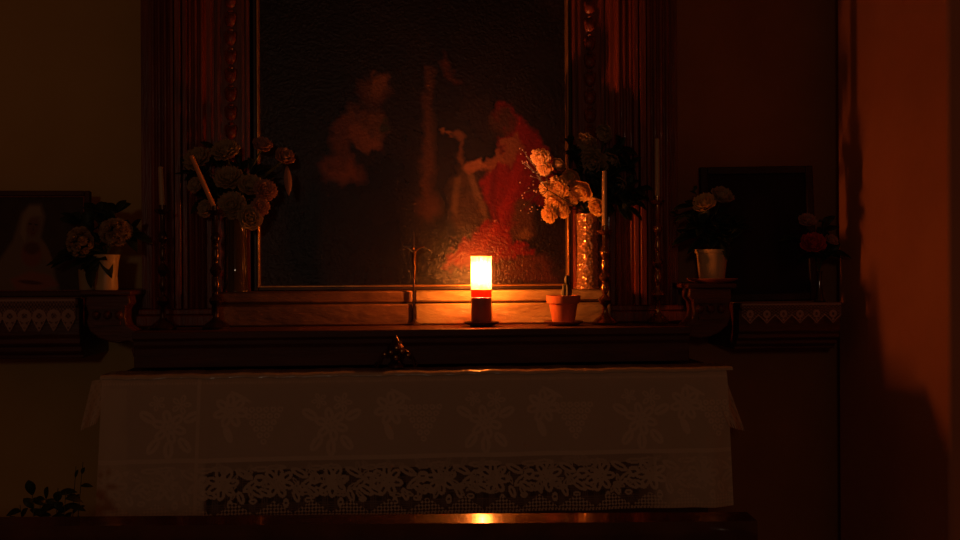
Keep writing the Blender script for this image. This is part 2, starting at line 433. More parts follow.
flap('corner_flap', [(705, 368, 2.70), (722, 368, 2.74), (745, 431, 2.76), (729, 427, 2.685)], 2.7, 1)

# ------------------------------------------------------------------ altarpiece (retable)
ret = thing('altarpiece', 'dark varnished wooden altarpiece with fluted pilasters and carved borders around the big painting', 'altarpiece', (XMID, 3.2, Z_LEDGE))
TOPZ = 2.75
def pilaster(p0, p1, flip):
    y0 = 3.08; a, b_ = X(p0, y0), X(p1, y0); w = b_ - a
    mb = wmb(ret)
    # profile in plan: stepped returns + reeded face
    n = 9; poly = [(a, WALL_Y - .006), (a, y0 + .06), (a + .03, y0 + .06), (a + .03, y0 + .02)]
    fa, fb = a + .04, b_ - .015
    poly += [(fa, y0 + .02)]
    for k in range(n):
        xa = fa + (fb - fa) * k / n; xb = fa + (fb - fa) * (k + 1) / n
        for q in range(7):
            t = q / 6; poly.append((xa + (xb - xa) * (.08 + .84 * t), y0 + .004 - .007 * math.sin(math.pi * t)))
    poly += [(fb, y0 + .02), (b_, y0 + .02), (b_, WALL_Y - .006)]
    if flip: poly = [(a + b_ - x, y) for x, y in reversed(poly)]
    m_ = len(poly); z0, z1 = Z_LEDGE + .052, TOPZ
    vs = [(x, y, z0) for x, y in poly] + [(x, y, z1) for x, y in poly]
    fs = [tuple(reversed(range(m_))), tuple(range(m_, 2 * m_))] + [(i, (i + 1) % m_, m_ + (i + 1) % m_, m_ + i) for i in range(m_)]
    mb.add(vs, fs)
    for q0, q1, dz in ((.30, .36, .018), (.38, .46, .026), (.48, .52, .018)):
        qa, qb = (a + w * q0, a + w * q1) if flip else (b_ - w * q1, b_ - w * q0)
        mb.box(qa, qb, y0 - dz, y0 + .01, z0, z1)
    return mb.build('pilaster', M['wood'], bevel=.002)
pilaster(137, 211, False); pilaster(612, 684, True)
for p0, p1 in ((135, 214), (609, 687)):
    mb = wmb(ret); a, b_ = X(p0, 3.06), X(p1, 3.06)
    mb.box(a, b_, 3.062, WALL_Y - .006, Z_LEDGE + .001, Z_LEDGE + .034); mb.box(a + .006, b_ - .006, 3.068, WALL_Y - .006, Z_LEDGE + .034, Z_LEDGE + .052)
    mb.build('pilaster_base', M['wood'], bevel=.004)
def border(p0, p1):
    y0 = 3.13; a, b_ = X(p0, y0), X(p1, y0); w = b_ - a; c = (a + b_) / 2; zt = Z(400, 292, 3.1)
    mb = wmb(ret); mb.box(a, b_, y0, WALL_Y - .006, zt, TOPZ)
    for f_ in (.0, .16, .80, .92):
        mb.box(a + w * f_, a + w * (f_ + .07), y0 - .010, y0 + .004, zt, TOPZ)
    z = zt + .03
    while z < TOPZ - .05:
        # a carved leaf bead: tapered drop over a small ball
        mt = Matrix.Diagonal((1, 1, 1))
        mb.ball((c, y0, z), .018, .014, .020, 12); mb.ball((c - .012, y0, z + .012), .008, .008, .014, 8); mb.ball((c + .012, y0, z + .012), .008, .008, .014, 8)
        mb.ball((c, y0, z + .028), .010, .008, .006, 8)
        z += .056
    o = mb.build('carved_border', M['wood']); return o
border(213, 251); border(573, 609)
# predella step of worn painted masonry
sx0, sx1 = X(216, STEP_Y), X(611, STEP_Y)
zt = Z(400, 291, STEP_Y); zj = Z(480, 302, STEP_Y)
jx = X(414, STEP_Y)
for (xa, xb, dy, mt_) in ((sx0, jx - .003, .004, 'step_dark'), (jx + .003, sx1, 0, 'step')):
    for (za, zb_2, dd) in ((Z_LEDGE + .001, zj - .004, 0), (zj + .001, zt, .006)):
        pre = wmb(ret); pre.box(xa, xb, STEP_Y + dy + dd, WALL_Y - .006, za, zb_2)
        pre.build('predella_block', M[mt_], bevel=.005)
j = wmb(ret); j.box(sx0 + .004, sx1 - .004, STEP_Y + .014, WALL_Y - .01, Z_LEDGE + .002, zt - .003)
j.build('predella_joint', M['step_joint'])

# ------------------------------------------------------------------ painting
pnt = thing('oil_painting', 'large dark varnished oil painting of a seated figure in a red robe, above the candle', 'painting', (XMID, 3.2, zt))
cy_ = 3.155
cx0, cx1 = X(261, cy_), X(566, cy_)
zb = Z(413, 286, cy_); ztop = 2.62
fr = wmb(pnt)
def frame_boxes(mb, x0, x1, z0, z1, w, y0, y1):
    mb.box(x0 - w, x0, y0, y1, z0 - w, z1 + w); mb.box(x1, x1 + w, y0, y1, z0 - w, z1 + w)
    mb.box(x0, x1, y0, y1, z0 - w, z0); mb.box(x0, x1, y0, y1, z1, z1 + w)
zfb = zt + .0005
frame_boxes(fr, cx0 - .006, cx1 + .006, zb, ztop, min(.02, zb - zfb), cy_ - .028, cy_ + .02)
fr.build('frame', M['dark_frame'], bevel=.003)
fr = wmb(pnt); frame_boxes(fr, cx0, cx1, zb + .004, ztop, .006, cy_ - .034, cy_ + .01)
fr.build('gilt_fillet', M['gilt'], bevel=.002)
nx, nz = 330, 420
GX, GZ = np.meshgrid(np.linspace(cx0, cx1, nx), np.linspace(zb, ztop, nz))
# artwork layout units: 305 across, y downwards to 287 at the bottom edge
sc_ = 305.0 / (cx1 - cx0)
AX = 261 + (GX - cx0) * sc_; AY = 286 - (GZ - zb) * sc_
def vnoise(shape_x, shape_y, scale, seed, oct_=4):
    r = np.random.RandomState(seed); outn = np.zeros(shape_x.shape); amp = 1; tot = 0
    for o_ in range(oct_):
        g_ = r.rand(256, 256); x = shape_x / scale * 2 ** o_; y = shape_y / scale * 2 ** o_
        xi = np.floor(x).astype(int); yi = np.floor(y).astype(int); fx = x - xi; fy = y - yi
        fx = fx * fx * (3 - 2 * fx); fy = fy * fy * (3 - 2 * fy)
        a = g_[yi % 256, xi % 256]; b2 = g_[yi % 256, (xi + 1) % 256]; c = g_[(yi + 1) % 256, xi % 256]; d = g_[(yi + 1) % 256, (xi + 1) % 256]
        outn += amp * ((a * (1 - fx) + b2 * fx) * (1 - fy) + (c * (1 - fx) + d * fx) * fy); tot += amp; amp *= .5
    return outn / tot
def softpoly(AX, AY, pts, soft):
    inside = np.zeros(AX.shape, bool); dmin = np.full(AX.shape, 1e9); n = len(pts)
    for i in range(n):
        x1, y1 = pts[i]; x2, y2 = pts[(i + 1) % n]
        cond = ((y1 > AY) != (y2 > AY)); xint = (x2 - x1) * (AY - y1) / ((y2 - y1) or 1e-9) + x1
        inside ^= cond & (AX < xint)
        dx, dy = x2 - x1, y2 - y1; t = np.clip(((AX - x1) * dx + (AY - y1) * dy) / (dx * dx + dy * dy + 1e-9), 0, 1)
        dmin = np.minimum(dmin, np.hypot(AX - x1 - t * dx, AY - y1 - t * dy))
    sd = np.where(inside, dmin, -dmin); return np.clip(sd / soft + .5, 0, 1)
def soft_ell(AX, AY, cx, cy, rx, ry, rot, soft=.3):
    c, s_ = math.cos(rot), math.sin(rot); dx, dy = AX - cx, AY - cy
    r = np.sqrt(((dx * c + dy * s_) / rx) ** 2 + ((-dx * s_ + dy * c) / ry) ** 2)
    return np.clip((1 - r) / soft + .5, 0, 1) * (r < 1.5)
n1 = vnoise(AX, AY, 26, 3); n2 = vnoise(AX, AY, 7, 8)
C = np.stack([.014 + .022 * n1, .010 + .013 * n1, .008 + .008 * n2], -1)
def over(mask, col, var=.5):
    var = min(var + .15, .8)
    m_ = (mask * (1 - var + 2 * var * n2).clip(0, 1.25)).clip(0, 1)[..., None]
    C[:] = C * (1 - m_) + np.array(col) * m_
wx = AX + 9 * (n1 - .5) * 2 + 5 * (n2 - .5); wy = AY + 9 * (n2 - .5) * 2
# far figures, upper left
over(soft_ell(wx, wy, 375, 92, 15, 14, .2, .8), (.20, .085, .035))
over(soft_ell(wx, wy, 381, 84, 9, 12, .5, .6), (.36, .16, .055))
over(softpoly(wx, wy, [(348, 105), (384, 112), (392, 132), (370, 150), (352, 138), (340, 118)], 9), (.27, .12, .04))
over(soft_ell(wx, wy, 362, 140, 18, 8, .5, .7), (.42, .17, .055))
over(soft_ell(wx, wy, 341, 169, 17, 13, .3, .8), (.38, .14, .04))
over(softpoly(wx, wy, [(335, 120), (350, 118), (345, 160), (330, 168), (328, 140)], 8), (.26, .10, .03))
over(soft_ell(wx, wy, 386, 128, 7, 7, 0, .8), (.05, .07, .025))
over(softpoly(wx, wy, [(424, 70), (430, 70), (431, 215), (422, 215)], 6), (.14, .06, .02), .6)
over(soft_ell(wx, wy, 427, 205, 9, 12, 0, .8), (.12, .05, .02))
over(softpoly(wx, wy, [(437, 50), (447, 70), (462, 82), (455, 84), (440, 75), (432, 58)], 6), (.14, .05, .02), .6)
over(soft_ell(wx, wy, 443, 131, 6, 2.5, .05, .6), (.34, .15, .05)); over(soft_ell(wx, wy, 456, 133, 6, 4.5, .3, .8), (.27, .12, .045))
over(softpoly(wx, wy, [(457, 138), (460, 138), (459, 165), (456, 165)], 3), (.18, .08, .03))
# pale draped figure
over(softpoly(wx, wy, [(452, 176), (464, 168), (474, 172), (478, 190), (488, 222), (484, 240), (462, 236), (448, 222), (446, 198)], 11), (.09, .05, .02))
over(softpoly(AX, AY, [(466, 172), (471, 172), (484, 205), (489, 224), (485, 224), (474, 200)], 3), (.22, .13, .06))
over(softpoly(AX, AY, [(454, 178), (459, 176), (455, 215), (450, 210)], 4), (.20, .12, .05))
# red robe
over(softpoly(wx, wy, [(498, 96), (516, 108), (532, 128), (546, 150), (560, 172), (562, 205), (548, 208), (530, 200), (518, 222), (508, 240), (522, 247), (536, 248), (534, 254), (505, 258), (470, 266), (436, 268), (452, 252), (474, 236), (488, 214), (483, 188), (488, 160), (505, 132), (492, 112)], 5), (.30, .016, .008), .35)
over(softpoly(AX, AY, [(520, 150), (527, 160), (512, 200), (495, 232), (488, 238), (503, 200)], 6), (.40, .022, .010), .3)
over(softpoly(AX, AY, [(497, 222), (502, 220), (478, 258), (455, 264), (470, 250)], 5), (.40, .035, .012), .3)
over(softpoly(AX, AY, [(492, 165), (497, 165), (494, 205), (500, 225), (494, 222), (488, 200)], 4), (.18, .010, .006), .3)
over(softpoly(AX, AY, [(540, 158), (544, 165), (532, 195), (526, 198)], 4), (.20, .010, .006), .3)
# dark head, arm, hand, knee
over(soft_ell(wx, wy, 503, 118, 13, 14, 0, .5), (.10, .045, .02))
over(softpoly(wx, wy, [(504, 138), (516, 132), (520, 144), (505, 160), (486, 168), (466, 172), (464, 166), (482, 158), (495, 150)], 4), (.36, .14, .05), .3)
over(soft_ell(AX, AY, 472, 166, 10, 5, -.2, .5), (.42, .18, .07), .3)
over(softpoly(wx, wy, [(517, 200), (528, 203), (534, 222), (536, 236), (526, 241), (513, 238), (510, 222)], 8), (.15, .07, .03), .3)
over(soft_ell(wx, wy, 526, 234, 8, 6, 0, .7), (.28, .15, .06), .3)
over(softpoly(wx, wy, [(492, 262), (545, 256), (560, 284), (480, 284)], 12), (.14, .045, .02))
C[:] = C * (.33, .28, .28) + .003
cv = wmb(pnt); cv.v = list(zip(GX.ravel().tolist(), [cy_] * (nx * nz), GZ.ravel().tolist())); cv.f = [f[::-1] for f in grid_faces(nx, nz)]
cv.col = np.concatenate([C.reshape(-1, 3), np.ones((nx * nz, 1))], 1)
cv.build('canvas', M['oil'])
wmb(pnt).box(cx0, cx1, cy_ + .004, cy_ + .016, zb + .002, ztop).build('back_panel', M['dark_frame'])

# ------------------------------------------------------------------ lit votive candle
cl = P(481.5, 323.5, 2.935); cl.z = Z_LEDGE
rc = 10.3 / F * 2.935
ctop = Z(481, 256.5, 2.935); cfill = Z(481, 297.5, 2.935)
ds = thing('saucer', 'small dark clay saucer under the lit red and white candle', 'saucer', cl)
MB().lathe([(0, .001), (.03, .001), (.044, .006), (.052, .012), (.051, .014), (.042, .009), (.0, .006)], n=40).build('dish', M['saucer'], ds)
base = Vector((cl.x, cl.y, cl.z + .0075))
vc = thing('votive_candle', 'tall lit votive candle glowing white above its dark red lower half', 'candle', base)
H = ctop - base.z; hf = cfill - base.z
MB().lathe([(0, 0), (rc * .96, 0), (rc, .003), (rc, hf), (rc * .9, hf + .001), (0, hf)], n=48).build('wax_body', M['red_wax'], vc)['label'] = 'dark red lower half of the candle'
hr = hf; hf = Z(481, 289.5, 2.935) - base.z
MB().lathe([(rc, hr + .0005), (rc, hf), (rc * .955, hf), (rc * .955, hr + .0015), (rc, hr + .0005)], n=48).build('red_collar', M['shell_red'], vc)['label'] = 'glowing red collar between the two halves of the candle'
MB().lathe([(rc, hf + .0005), (rc, H - .002), (rc * .99, H), (rc * .955, H), (rc * .955, hf + .002), (rc, hf + .0005)], n=48).build('glowing_shell', M['shell'], vc)['label'] = 'white translucent upper shell lit from inside'
MB().lathe([(rc * 1.0, H + .0002), (rc * 1.035, H + .0002), (rc * 1.035, H + .003), (rc * .96, H + .003), (rc * .96, H + .0002), (rc * 1.0, H + .0002)], n=48).build('rim', M['gilt'], vc)
fz = Z(481, 283.5, 2.935) - base.z
MB().tube([(0, 0, hr), (0, 0, fz + .004)], .001, 6).build('wick', M['wick'], vc)
MB().lathe([(0.0002, fz), (.0042, fz + .007), (.0062, fz + .018), (.0056, fz + .032), (.0034, fz + .050), (.0002, fz + .068)], n=16).build('flame', M['flame'], vc)['label'] = 'candle flame seen through the shell'

# ------------------------------------------------------------------ terracotta pot
pc = P(563.5, 322.5, 2.94); pc.z = Z_LEDGE
ds = thing('saucer', 'round clay saucer under the terracotta pot', 'saucer', pc)
MB().lathe([(0, .001), (.040, .001), (.054, .007), (.057, .012), (.055, .013), (.050, .009), (0, .007)], n=40).build('dish', M['saucer'], ds)
pb = Vector((pc.x, pc.y, pc.z + .0085))
pot = thing('terracotta_pot', 'small terracotta flower pot to the right of the lit candle', 'flower pot', pb)
MB().lathe([(0, 0), (.031, 0), (.032, .002), (.041, .052), (.0425, .053), (.0425, .056), (.048, .056), (.050, .077), (.046, .078), (.044, .070), (.040, .060), (0, .060)], n=48).build('pot_body', M['terracotta'], pot)
MB().lathe([(.0415, .0605), (.038, .066), (0, .068)], n=32).build('soil', M['soil'], pot)
cb = Vector((pb.x + .010, pb.y, pb.z + .066))
cac = thing('cactus', 'short dark finger cactus growing in the terracotta pot', 'cactus', cb)
MB().lathe([(0, -.005), (.012, 0), (.014, .02), (.012, .04), (.006, .046), (0.0001, .047)], n=32, lobes=8, amp=.12).build('stem', M['cactus'], cac, loc=(0, 0, 0))
MB().lathe([(0, 0), (.007, .004), (.0085, .014), (.006, .024), (0.0001, .027)], (0.002, 0, .044), n=24, lobes=6, amp=.12).build('shoot', M['cactus'], cac)

# ------------------------------------------------------------------ candlesticks and tapers
def candlestick(px, ztop_px, Y, label, mat, s=1.0):
    b_ = P(px, 324, Y); b_.z = Z_LEDGE; Ht = Z(px, ztop_px, Y) - b_.z
    t = thing('candlestick', label, 'candlestick', b_, 'turned candlesticks on the altar ledge')
    MB().lathe([(0, .001), (.036 * s, .001), (.037 * s, .006), (.030 * s, .012), (.024 * s, .018), (.013 * s, .026), (.009 * s, .034)], n=32).build('foot', mat, t)
    pr = [(.009, .034)]
    z = .034; knop = [(.16, .019), (.32, .012), (.46, .017), (.62, .011), (.78, .014)]
    for fz_, r in knop:
        zc = .034 + (Ht - .06) * fz_
        pr += [(.0065 * s, zc - .018), (.009 * s, zc - .014), (r * .8 * s, zc - .009), (r * s, zc), (r * .75 * s, zc + .009), (.009 * s, zc + .013), (.0062 * s, zc + .017)]
    pr += [(.0065 * s, Ht - .026)]
    pr = [q for i, q in enumerate(pr) if i == 0 or q[1] > pr[i - 1][1] - .001]
    MB().lathe(pr, n=24).build('shaft', mat, t)
    MB().lathe([(.0065 * s, Ht - .027), (.016 * s, Ht - .022), (.024 * s, Ht - .014), (.023 * s, Ht - .013), (.010 * s, Ht - .016), (.010 * s, Ht), (.0092 * s, Ht), (.0088 * s, Ht - .013), (0, Ht - .014)], n=24).build('drip_pan', mat, t)
    return Vector((b_.x, b_.y, b_.z + Ht - .012))
def taper(base, px, py, Y, label, mat, r=.0075):
    tip = P(px, py, Y); d = tip - base; ln = d.length
    t = thing('taper_candle', label, 'candle', base)
    q = d.to_track_quat('Z', 'Y').to_matrix().to_4x4()
    t.rotation_euler = q.to_euler()
    MB().lathe([(0, 0), (r, 0), (r, ln * .5), (r * .92, ln - .004), (r * .5, ln - .001), (.0002, ln)], n=20).build('wax', mat, t)
    MB().tube([(0, 0, ln - .001), (.001, 0, ln + .004), (.003, 0, ln + .008)], .0008, 6).build('wick', M['wick'], t)
top = candlestick(163, 205, 2.93, 'leftmost dark candlestick on the ledge, holding an upright ivory taper', M['iron'])
taper(top, 160.5, 166, 2.93, 'unlit ivory taper standing upright left of the pale bouquet', M['taper'])
top = candlestick(216, 206, 2.93, 'dark candlestick below the left bouquet, holding the slanted taper', M['iron'])
taper(top, 191, 155, 2.93, 'unlit taper leaning to the left out of its candlestick, beside the left bouquet', M['orange_wax'], .0068)
top = candlestick(605, 226, 2.98, 'candlestick lit orange from the left, standing nearest right of the terracotta pot', M['brass'], 1.05)
taper(top, 604.5, 170, 2.98, 'unlit ivory taper rising in front of the right bouquet', M['taper'])
top = candlestick(658, 196, 3.00, 'rightmost tall dark candlestick at the right end of the ledge', M['brass'])
taper(top, 657, 138, 3.00, 'tall unlit taper right of the orange-lit bouquet', M['taper'])

# ------------------------------------------------------------------ flowers
R = random.Random(11)
def petal(mb, c, out_, up, ln, wd, cup, rng):
    """a cupped ruffled petal from c along out_"""
    side = out_.cross(up).normalized(); nu, nv = 4, 4; base = len(mb.v); vs = []; fs = []
    for i in range(nu + 1):
        u = i / nu; w = wd * (math.sin(math.pi * (.12 + .72 * u)))
        for j in range(nv + 1):
            v = j / nv * 2 - 1
            p = c + out_ * (ln * u) + side * (w * v * .5) + up * (cup * ln * (u * u * .5 + .35 * v * v * u) + .06 * ln * u * math.sin(v * 7 + rng.random()))
            vs.append(p)
    for i in range(nu):
        for j in range(nv):
            a = i * (nv + 1) + j; fs.append((a, a + 1, a + nv + 2, a + nv + 1))
    mb.add(vs, fs)
def bloom_mb(r, axis, rng, kind='carnation'):
    mb = MB(); ax = axis.normalized(); t1 = ax.orthogonal().normalized(); t2 = ax.cross(t1)
    layers = {'carnation': [(0, 11, 1.0), (.25, 11, .95), (.5, 10, .85), (.8, 9, .72), (1.1, 7, .6), (1.35, 5, .5)],
              'rose': [(.15, 6, 1.0), (.5, 6, .95), (.85, 5, .85), (1.15, 4, .72), (1.4, 3, .6)]}[kind]
    for el, n, s_ in layers:
        off = rng.random() * 6
        for k in range(n):
            a = off + 2 * math.pi * k / n + rng.uniform(-.12, .12); e = el + rng.uniform(-.1, .1)
            rad = t1 * math.cos(a) + t2 * math.sin(a)
            o_ = rad * math.cos(e) + ax * math.sin(e); up = ax * math.cos(e) - rad * math.sin(e)
            petal(mb, ax * (r * -.15), o_, up, r * s_ * 1.1, r * (.75 if kind == 'carnation' else 1.15) * s_, .5, rng)
    return mb
def leafshape(mb, a, d, ln, wd, rng, curl=.25):
    d = d.normalized(); up = Vector((0, -.6, .8)); side = d.cross(up)
    if side.length < .1: side = d.cross(Vector((0, 1, 0)))
    side.normalize(); up = side.cross(d); n = 6; vs = []; fs = []
    for i in range(n + 1):
        u = i / n; w = wd * math.sin(math.pi * min(1, .04 + u * .96)) ** .8 * .5
        c = a + d * (ln * u) - Vector((0, 0, 1)) * (curl * ln * u * u) 
        vs += [c + side * w + up * (w * .3), c, c - side * w + up * (w * .3)]
    for i in range(n):
        b0 = i * 3; fs += [(b0, b0 + 1, b0 + 4, b0 + 3), (b0 + 1, b0 + 2, b0 + 5, b0 + 4)]
    mb.add(vs, fs)
def flower(name, cat, px, py, Y, rpx, mouth, mat, label, group, kind='carnation', leaves=2, tilt=None, face=None):
    c = P(px, py, Y); r = rpx / F * Y; rng = random.Random(int(px * 31 + py * 7))
    d = (c - mouth).normalized()
    ax = (d * .6 + Vector((0, -.7, .15)) + (tilt or Vector((0, 0, 0)))).normalized()
    if face is not None: ax = ((face - c).normalized() * 1.3 + Vector((0, -.5, .1)) + Vector((rng.uniform(-.3, .3), 0, rng.uniform(-.3, .3)))).normalized()
    t = thing(name, label, cat, mouth, group)
    cm = c - mouth
    bloom_mb(r, ax, rng, kind).build('bloom', mat, t, loc=cm, solid=.0006, sharp=180)
    e = cm - ax * r * .25; mid = cm * .5 + Vector((0, .01, .02))
    down = Vector((0, 0, -.06))
    pts = [down * 1 , Vector((0, 0, 0)), mid * .6, mid * 1.2 * .9, e]
    MB().tube(pts, [.0016, .0018, .0018, .0018, .003], 6).build('stem', M['stem'], t)
    for k in range(leaves):
        lf = MB(); f_ = .35 + .5 * (k + rng.random() * .4) / max(1, leaves); a = cm * f_
        dd = Vector((rng.uniform(-1, 1), rng.uniform(-.6, .3), rng.uniform(-.2, .9)))
        leafshape(lf, a, dd, rng.uniform(.045, .075), rng.uniform(.02, .032), rng)
        lf.build('leaf', M['leaf'], t, solid=.0005)
    return t
def foliage(name, label, mouth, tips, cat='foliage', group=None, ln=(.04, .07), wd=(.016, .028), n=16, mat=None):
    t = thing(name, label, cat, mouth, group); rng = random.Random(len(label) + int(mouth.x * 1000))
    for tip in tips:
        tv = tip - mouth; b_ = MB(); l = MB(); pts = []
        for i in range(7):
            u = i / 6; pts.append(tv * u + Vector((0, 0, .05 * math.sin(math.pi * u))) * .7)
        b_.tube(pts, [.002 - .0012 * i / 6 for i in range(7)], 5); br = b_.build('branch', M['stem'], t)
        for k in range(n):
            u = .2 + .8 * k / n; a = tv * u + Vector((0, 0, .035 * math.sin(math.pi * u)))
            dd = tv.normalized() * .6 + Vector((rng.uniform(-1, 1), rng.uniform(-.3, .15), rng.uniform(-.7, .8)))
            leafshape(l, a, dd, rng.uniform(*ln), rng.uniform(*wd), rng)
        l.build('leaves', mat or M['leaf'], t, solid=.0005)
    return t
def lathe_vase(name, label, base, prof, mat, cat='vase', part='vase_body', n=40, extra=None):
    t = thing(name, label, cat, base); MB().lathe(prof, n=n).build(part, mat, t); return t

# right bouquet
vb = P(588, 290, 3.072); vb.z = zt
vase_h = Z(588, 214, 3.072) - zt
m, nt, b = new_mat('cut_glass'); b.inputs['Base Color'].default_value = (0.55, 0.30, 0.16, 1); b.inputs['Roughness'].default_value = 0.14; b.inputs['Metallic'].default_value = 0.45
b.inputs['Coat Weight'].default_value = 0.6
tc = N(nt, 'ShaderNodeTexCoord'); vo = N(nt, 'ShaderNodeTexVoronoi'); vo.inputs['Scale'].default_value = 95
nt.links.new(tc.outputs['Object'], vo.inputs['Vector'])
bp = N(nt, 'ShaderNodeBump'); bp.inputs['Strength'].default_value = 1.0; bp.inputs['Distance'].default_value = 0.004
nt.links.new(vo.outputs['Distance'], bp.inputs['Height']); nt.links.new(bp.outputs[0], b.inputs['Normal']); M['cut_glass'] = m
def tall_vase(base, label, mat):
    k = .0375
    return lathe_vase('vase', label, base, [(0, .001), (k, .001), (k, .008), (k * .93, .012), (k * .90, vase_h * .3), (k * .86, vase_h * .7), (k * .95, vase_h - .004), (k, vase_h), (k * .92, vase_h), (k * .80, vase_h * .7), (0, vase_h * .66)], mat, n=48)
tall_vase(vb, 'sparkling amber cut-glass vase holding the right bouquet, behind the lit candlestick', M['cut_glass'])
mr = Vector((vb.x, vb.y, vb.z + vase_h))
GR = 'flowers of the orange-lit right bouquet'
RF = [ # px, py, Y, r, material, kind, label
 (541, 156, 3.050, 9.7, 'gold', 'carnation', 'small orange-lit bloom at the upper left edge of the right bouquet'),
 (545, 167, 3.060, 8.6, 'gold', 'carnation', 'small bloom just under the upper left one of the right bouquet'),
 (560, 163, 3.055, 7.6, 'cream', 'rose', 'tiny half-hidden bloom near the top left of the right bouquet'),
 (548, 189, 3.050, 8.6, 'gold', 'carnation', 'small bright bloom on the left edge of the right bouquet'),
 (560, 186, 3.030, 11.5, 'gold', 'carnation', 'large bright orange-lit bloom at the centre left of the right bouquet'),
 (572, 176, 3.050, 9.7, 'gold', 'rose', 'bloom above the large bright one in the right bouquet'),
 (556, 202, 3.050, 10.5, 'gold', 'carnation', 'bright bloom in the lower left cluster of the right bouquet'),
 (550, 214, 3.060, 8.6, 'gold', 'carnation', 'lowest bright bloom on the left of the right bouquet'),
 (583, 189, 3.030, 11.9, 'gold', 'rose', 'rounded bloom left of the taper in the right bouquet'),
 (598, 206, 3.020, 9.7, 'gold', 'rose', 'lone low bloom beside the foot of the taper in the right bouquet'),
 (571, 198, 3.045, 8, 'gold', 'carnation', 'small bright bloom right of the lower left cluster in the right bouquet'),
 (564, 211, 3.05, 7, 'gold', 'carnation', 'small orange-lit bloom right of the lowest bright one in the right bouquet'),
 (587, 141, 3.070, 10.8, 'cream', 'carnation', 'topmost bloom of the right bouquet, lit from below'),
 (595, 162, 3.070, 15.1, 'cream', 'carnation', 'broad shadowed bloom behind the taper tip of the right bouquet'),
 (612, 160, 3.070, 10.8, 'cream', 'rose', 'dim bloom right of the taper tip in the right bouquet'),
 (621, 184, 3.065, 8.6, 'cream', 'rose', 'faint bloom at the right edge of the right bouquet'),
 (606, 132, 3.070, 9.7, 'cream', 'rose', 'faint dark bloom highest at the right of the right bouquet')]
for px, py, Y, r, mt, kd, lab in RF:
    flower('carnation' if kd == 'carnation' else 'rose', 'flower', px, py, Y, r, mr, M['petal_' + mt], lab, GR, kd, 0 if mt == 'gold' else 1, face=Vector((cl.x, cl.y, 1.25)))
foliage('foliage_spray', 'dark leafy spray on the right side of the right bouquet', mr, [P(636, 165, 3.06), P(642, 190, 3.05), P(630, 208, 3.05), P(622, 145, 3.06), P(612, 175, 3.05), P(640, 203, 3.04)], n=18, ln=(.04, .065), wd=(.02, .034))
foliage('foliage_spray', 'dark leafy spray behind the left half of the right bouquet', mr, [P(575, 155, 3.095), P(580, 205, 3.09), P(570, 140, 3.095), P(562, 178, 3.095)], n=14, ln=(.03, .05), wd=(.014, .022))
gy = thing('babys_breath', 'sprig of tiny white buds fringing the left edge of the right bouquet', 'flower', mr)
gm = MB(); gs = MB()
for k in range(46):
    a = R.random(); px = 520 + 24 * a + R.uniform(-4, 4); py = 146 + 66 * R.random() + (10 * a)
    p = P(px, py, 2.93 + R.uniform(-.02, .02)) - mr; gm.ball(p, .0022, n=6)
    q = P(548, 190, 2.95) - mr
    if k % 3 == 0: gs.tube([q, (p + q) / 2 + Vector((0, 0, .01)), p], .0005, 4)
gs.tube([Vector((0, 0, -.05)), Vector((0, 0, 0)), P(548, 190, 2.95) - mr], .001, 5)
gb = gm.build('buds', M['bud'], gy); gb['kind'] = 'stuff'; gs.build('sprig', M['stem'], gy)

# left bouquet
vb = P(236, 290, 3.072); vb.z = zt
tall_vase(vb, 'dark glass vase holding the left bouquet, on the masonry step', M['bouquet_glass'])
ml = Vector((vb.x, vb.y, vb.z + vase_h))
GL = 'flowers of the dim left bouquet'
LF = [
 (262, 147, 3.060, 9.9, 'pink', 'rose', 'dusky bloom at the top right of the left bouquet'),
 (284, 158, 3.020, 9.9, 'pink', 'rose', 'reddish bloom furthest right of the left bouquet, over the painting'),
 (226, 152, 3.040, 13.2, 'cream', 'carnation', 'pale bloom at the top of the left bouquet'),
 (198, 160, 3.040, 13.2, 'cream', 'carnation', 'dim bloom at the upper left of the left bouquet, behind the slanted taper'),
 (229, 179, 3.020, 13.2, 'cream', 'carnation', 'pale bloom in the middle of the left bouquet'),
 (250, 187, 3.010, 12.1, 'cream', 'rose', 'bloom right of the middle of the left bouquet'),
 (265, 191, 2.990, 11.0, 'pink', 'carnation', 'orange-edged bloom at the right of the left bouquet'),
 (232, 206, 3.000, 13.2, 'cream', 'carnation', 'pale bloom low in the centre of the left bouquet'),
 (250, 218, 2.980, 12.1, 'cream', 'rose', 'lowest bloom of the left bouquet'),
 (260, 207, 2.980, 8.8, 'pink', 'carnation', 'small warm bloom just above the lowest one of the left bouquet'),
 (207, 209, 3.020, 8.8, 'cream', 'rose', 'faint small bloom at the lower left of the left bouquet'),
 (197, 186, 3.030, 8.8, 'cream', 'rose', 'faint bloom at the left of the slanted taper')]
for px, py, Y, r, mt, kd, lab in LF:
    flower('carnation' if kd == 'carnation' else 'rose', 'flower', px, py, Y, r, ml, M['petal_' + mt], lab, GL, kd, 1)
lf = thing('ribbon_leaf', 'long drooping orange-lit leaf at the right end of the left bouquet', 'leaf', P(287, 166, 2.95))
q = MB(); leafshape(q, Vector((0, 0, 0)), Vector((.06, 0, -1)), .085, .022, R, 0); q.build('blade', M['petal_pink'], lf, solid=.0008)
lv = ml - Vector(lf.location)
MB().tube([lv + Vector((0, 0, -.05)), lv, lv * .45 + Vector((0, 0, .03)), Vector((-.01, 0, .012)), Vector((0, 0, -.004))], .0013, 6).build('stem', M['stem'], lf)
foliage('foliage_spray', 'dark leafy spray on the left side of the left bouquet', ml, [P(188, 172, 3.05), P(205, 200, 3.06), P(215, 150, 3.08)], n=14)
foliage('foliage_spray', 'dark leafy spray on the right side of the left bouquet', ml, [P(262, 170, 3.09), P(240, 165, 3.09), P(240, 200, 3.09), P(272, 190, 3.085)], n=13)

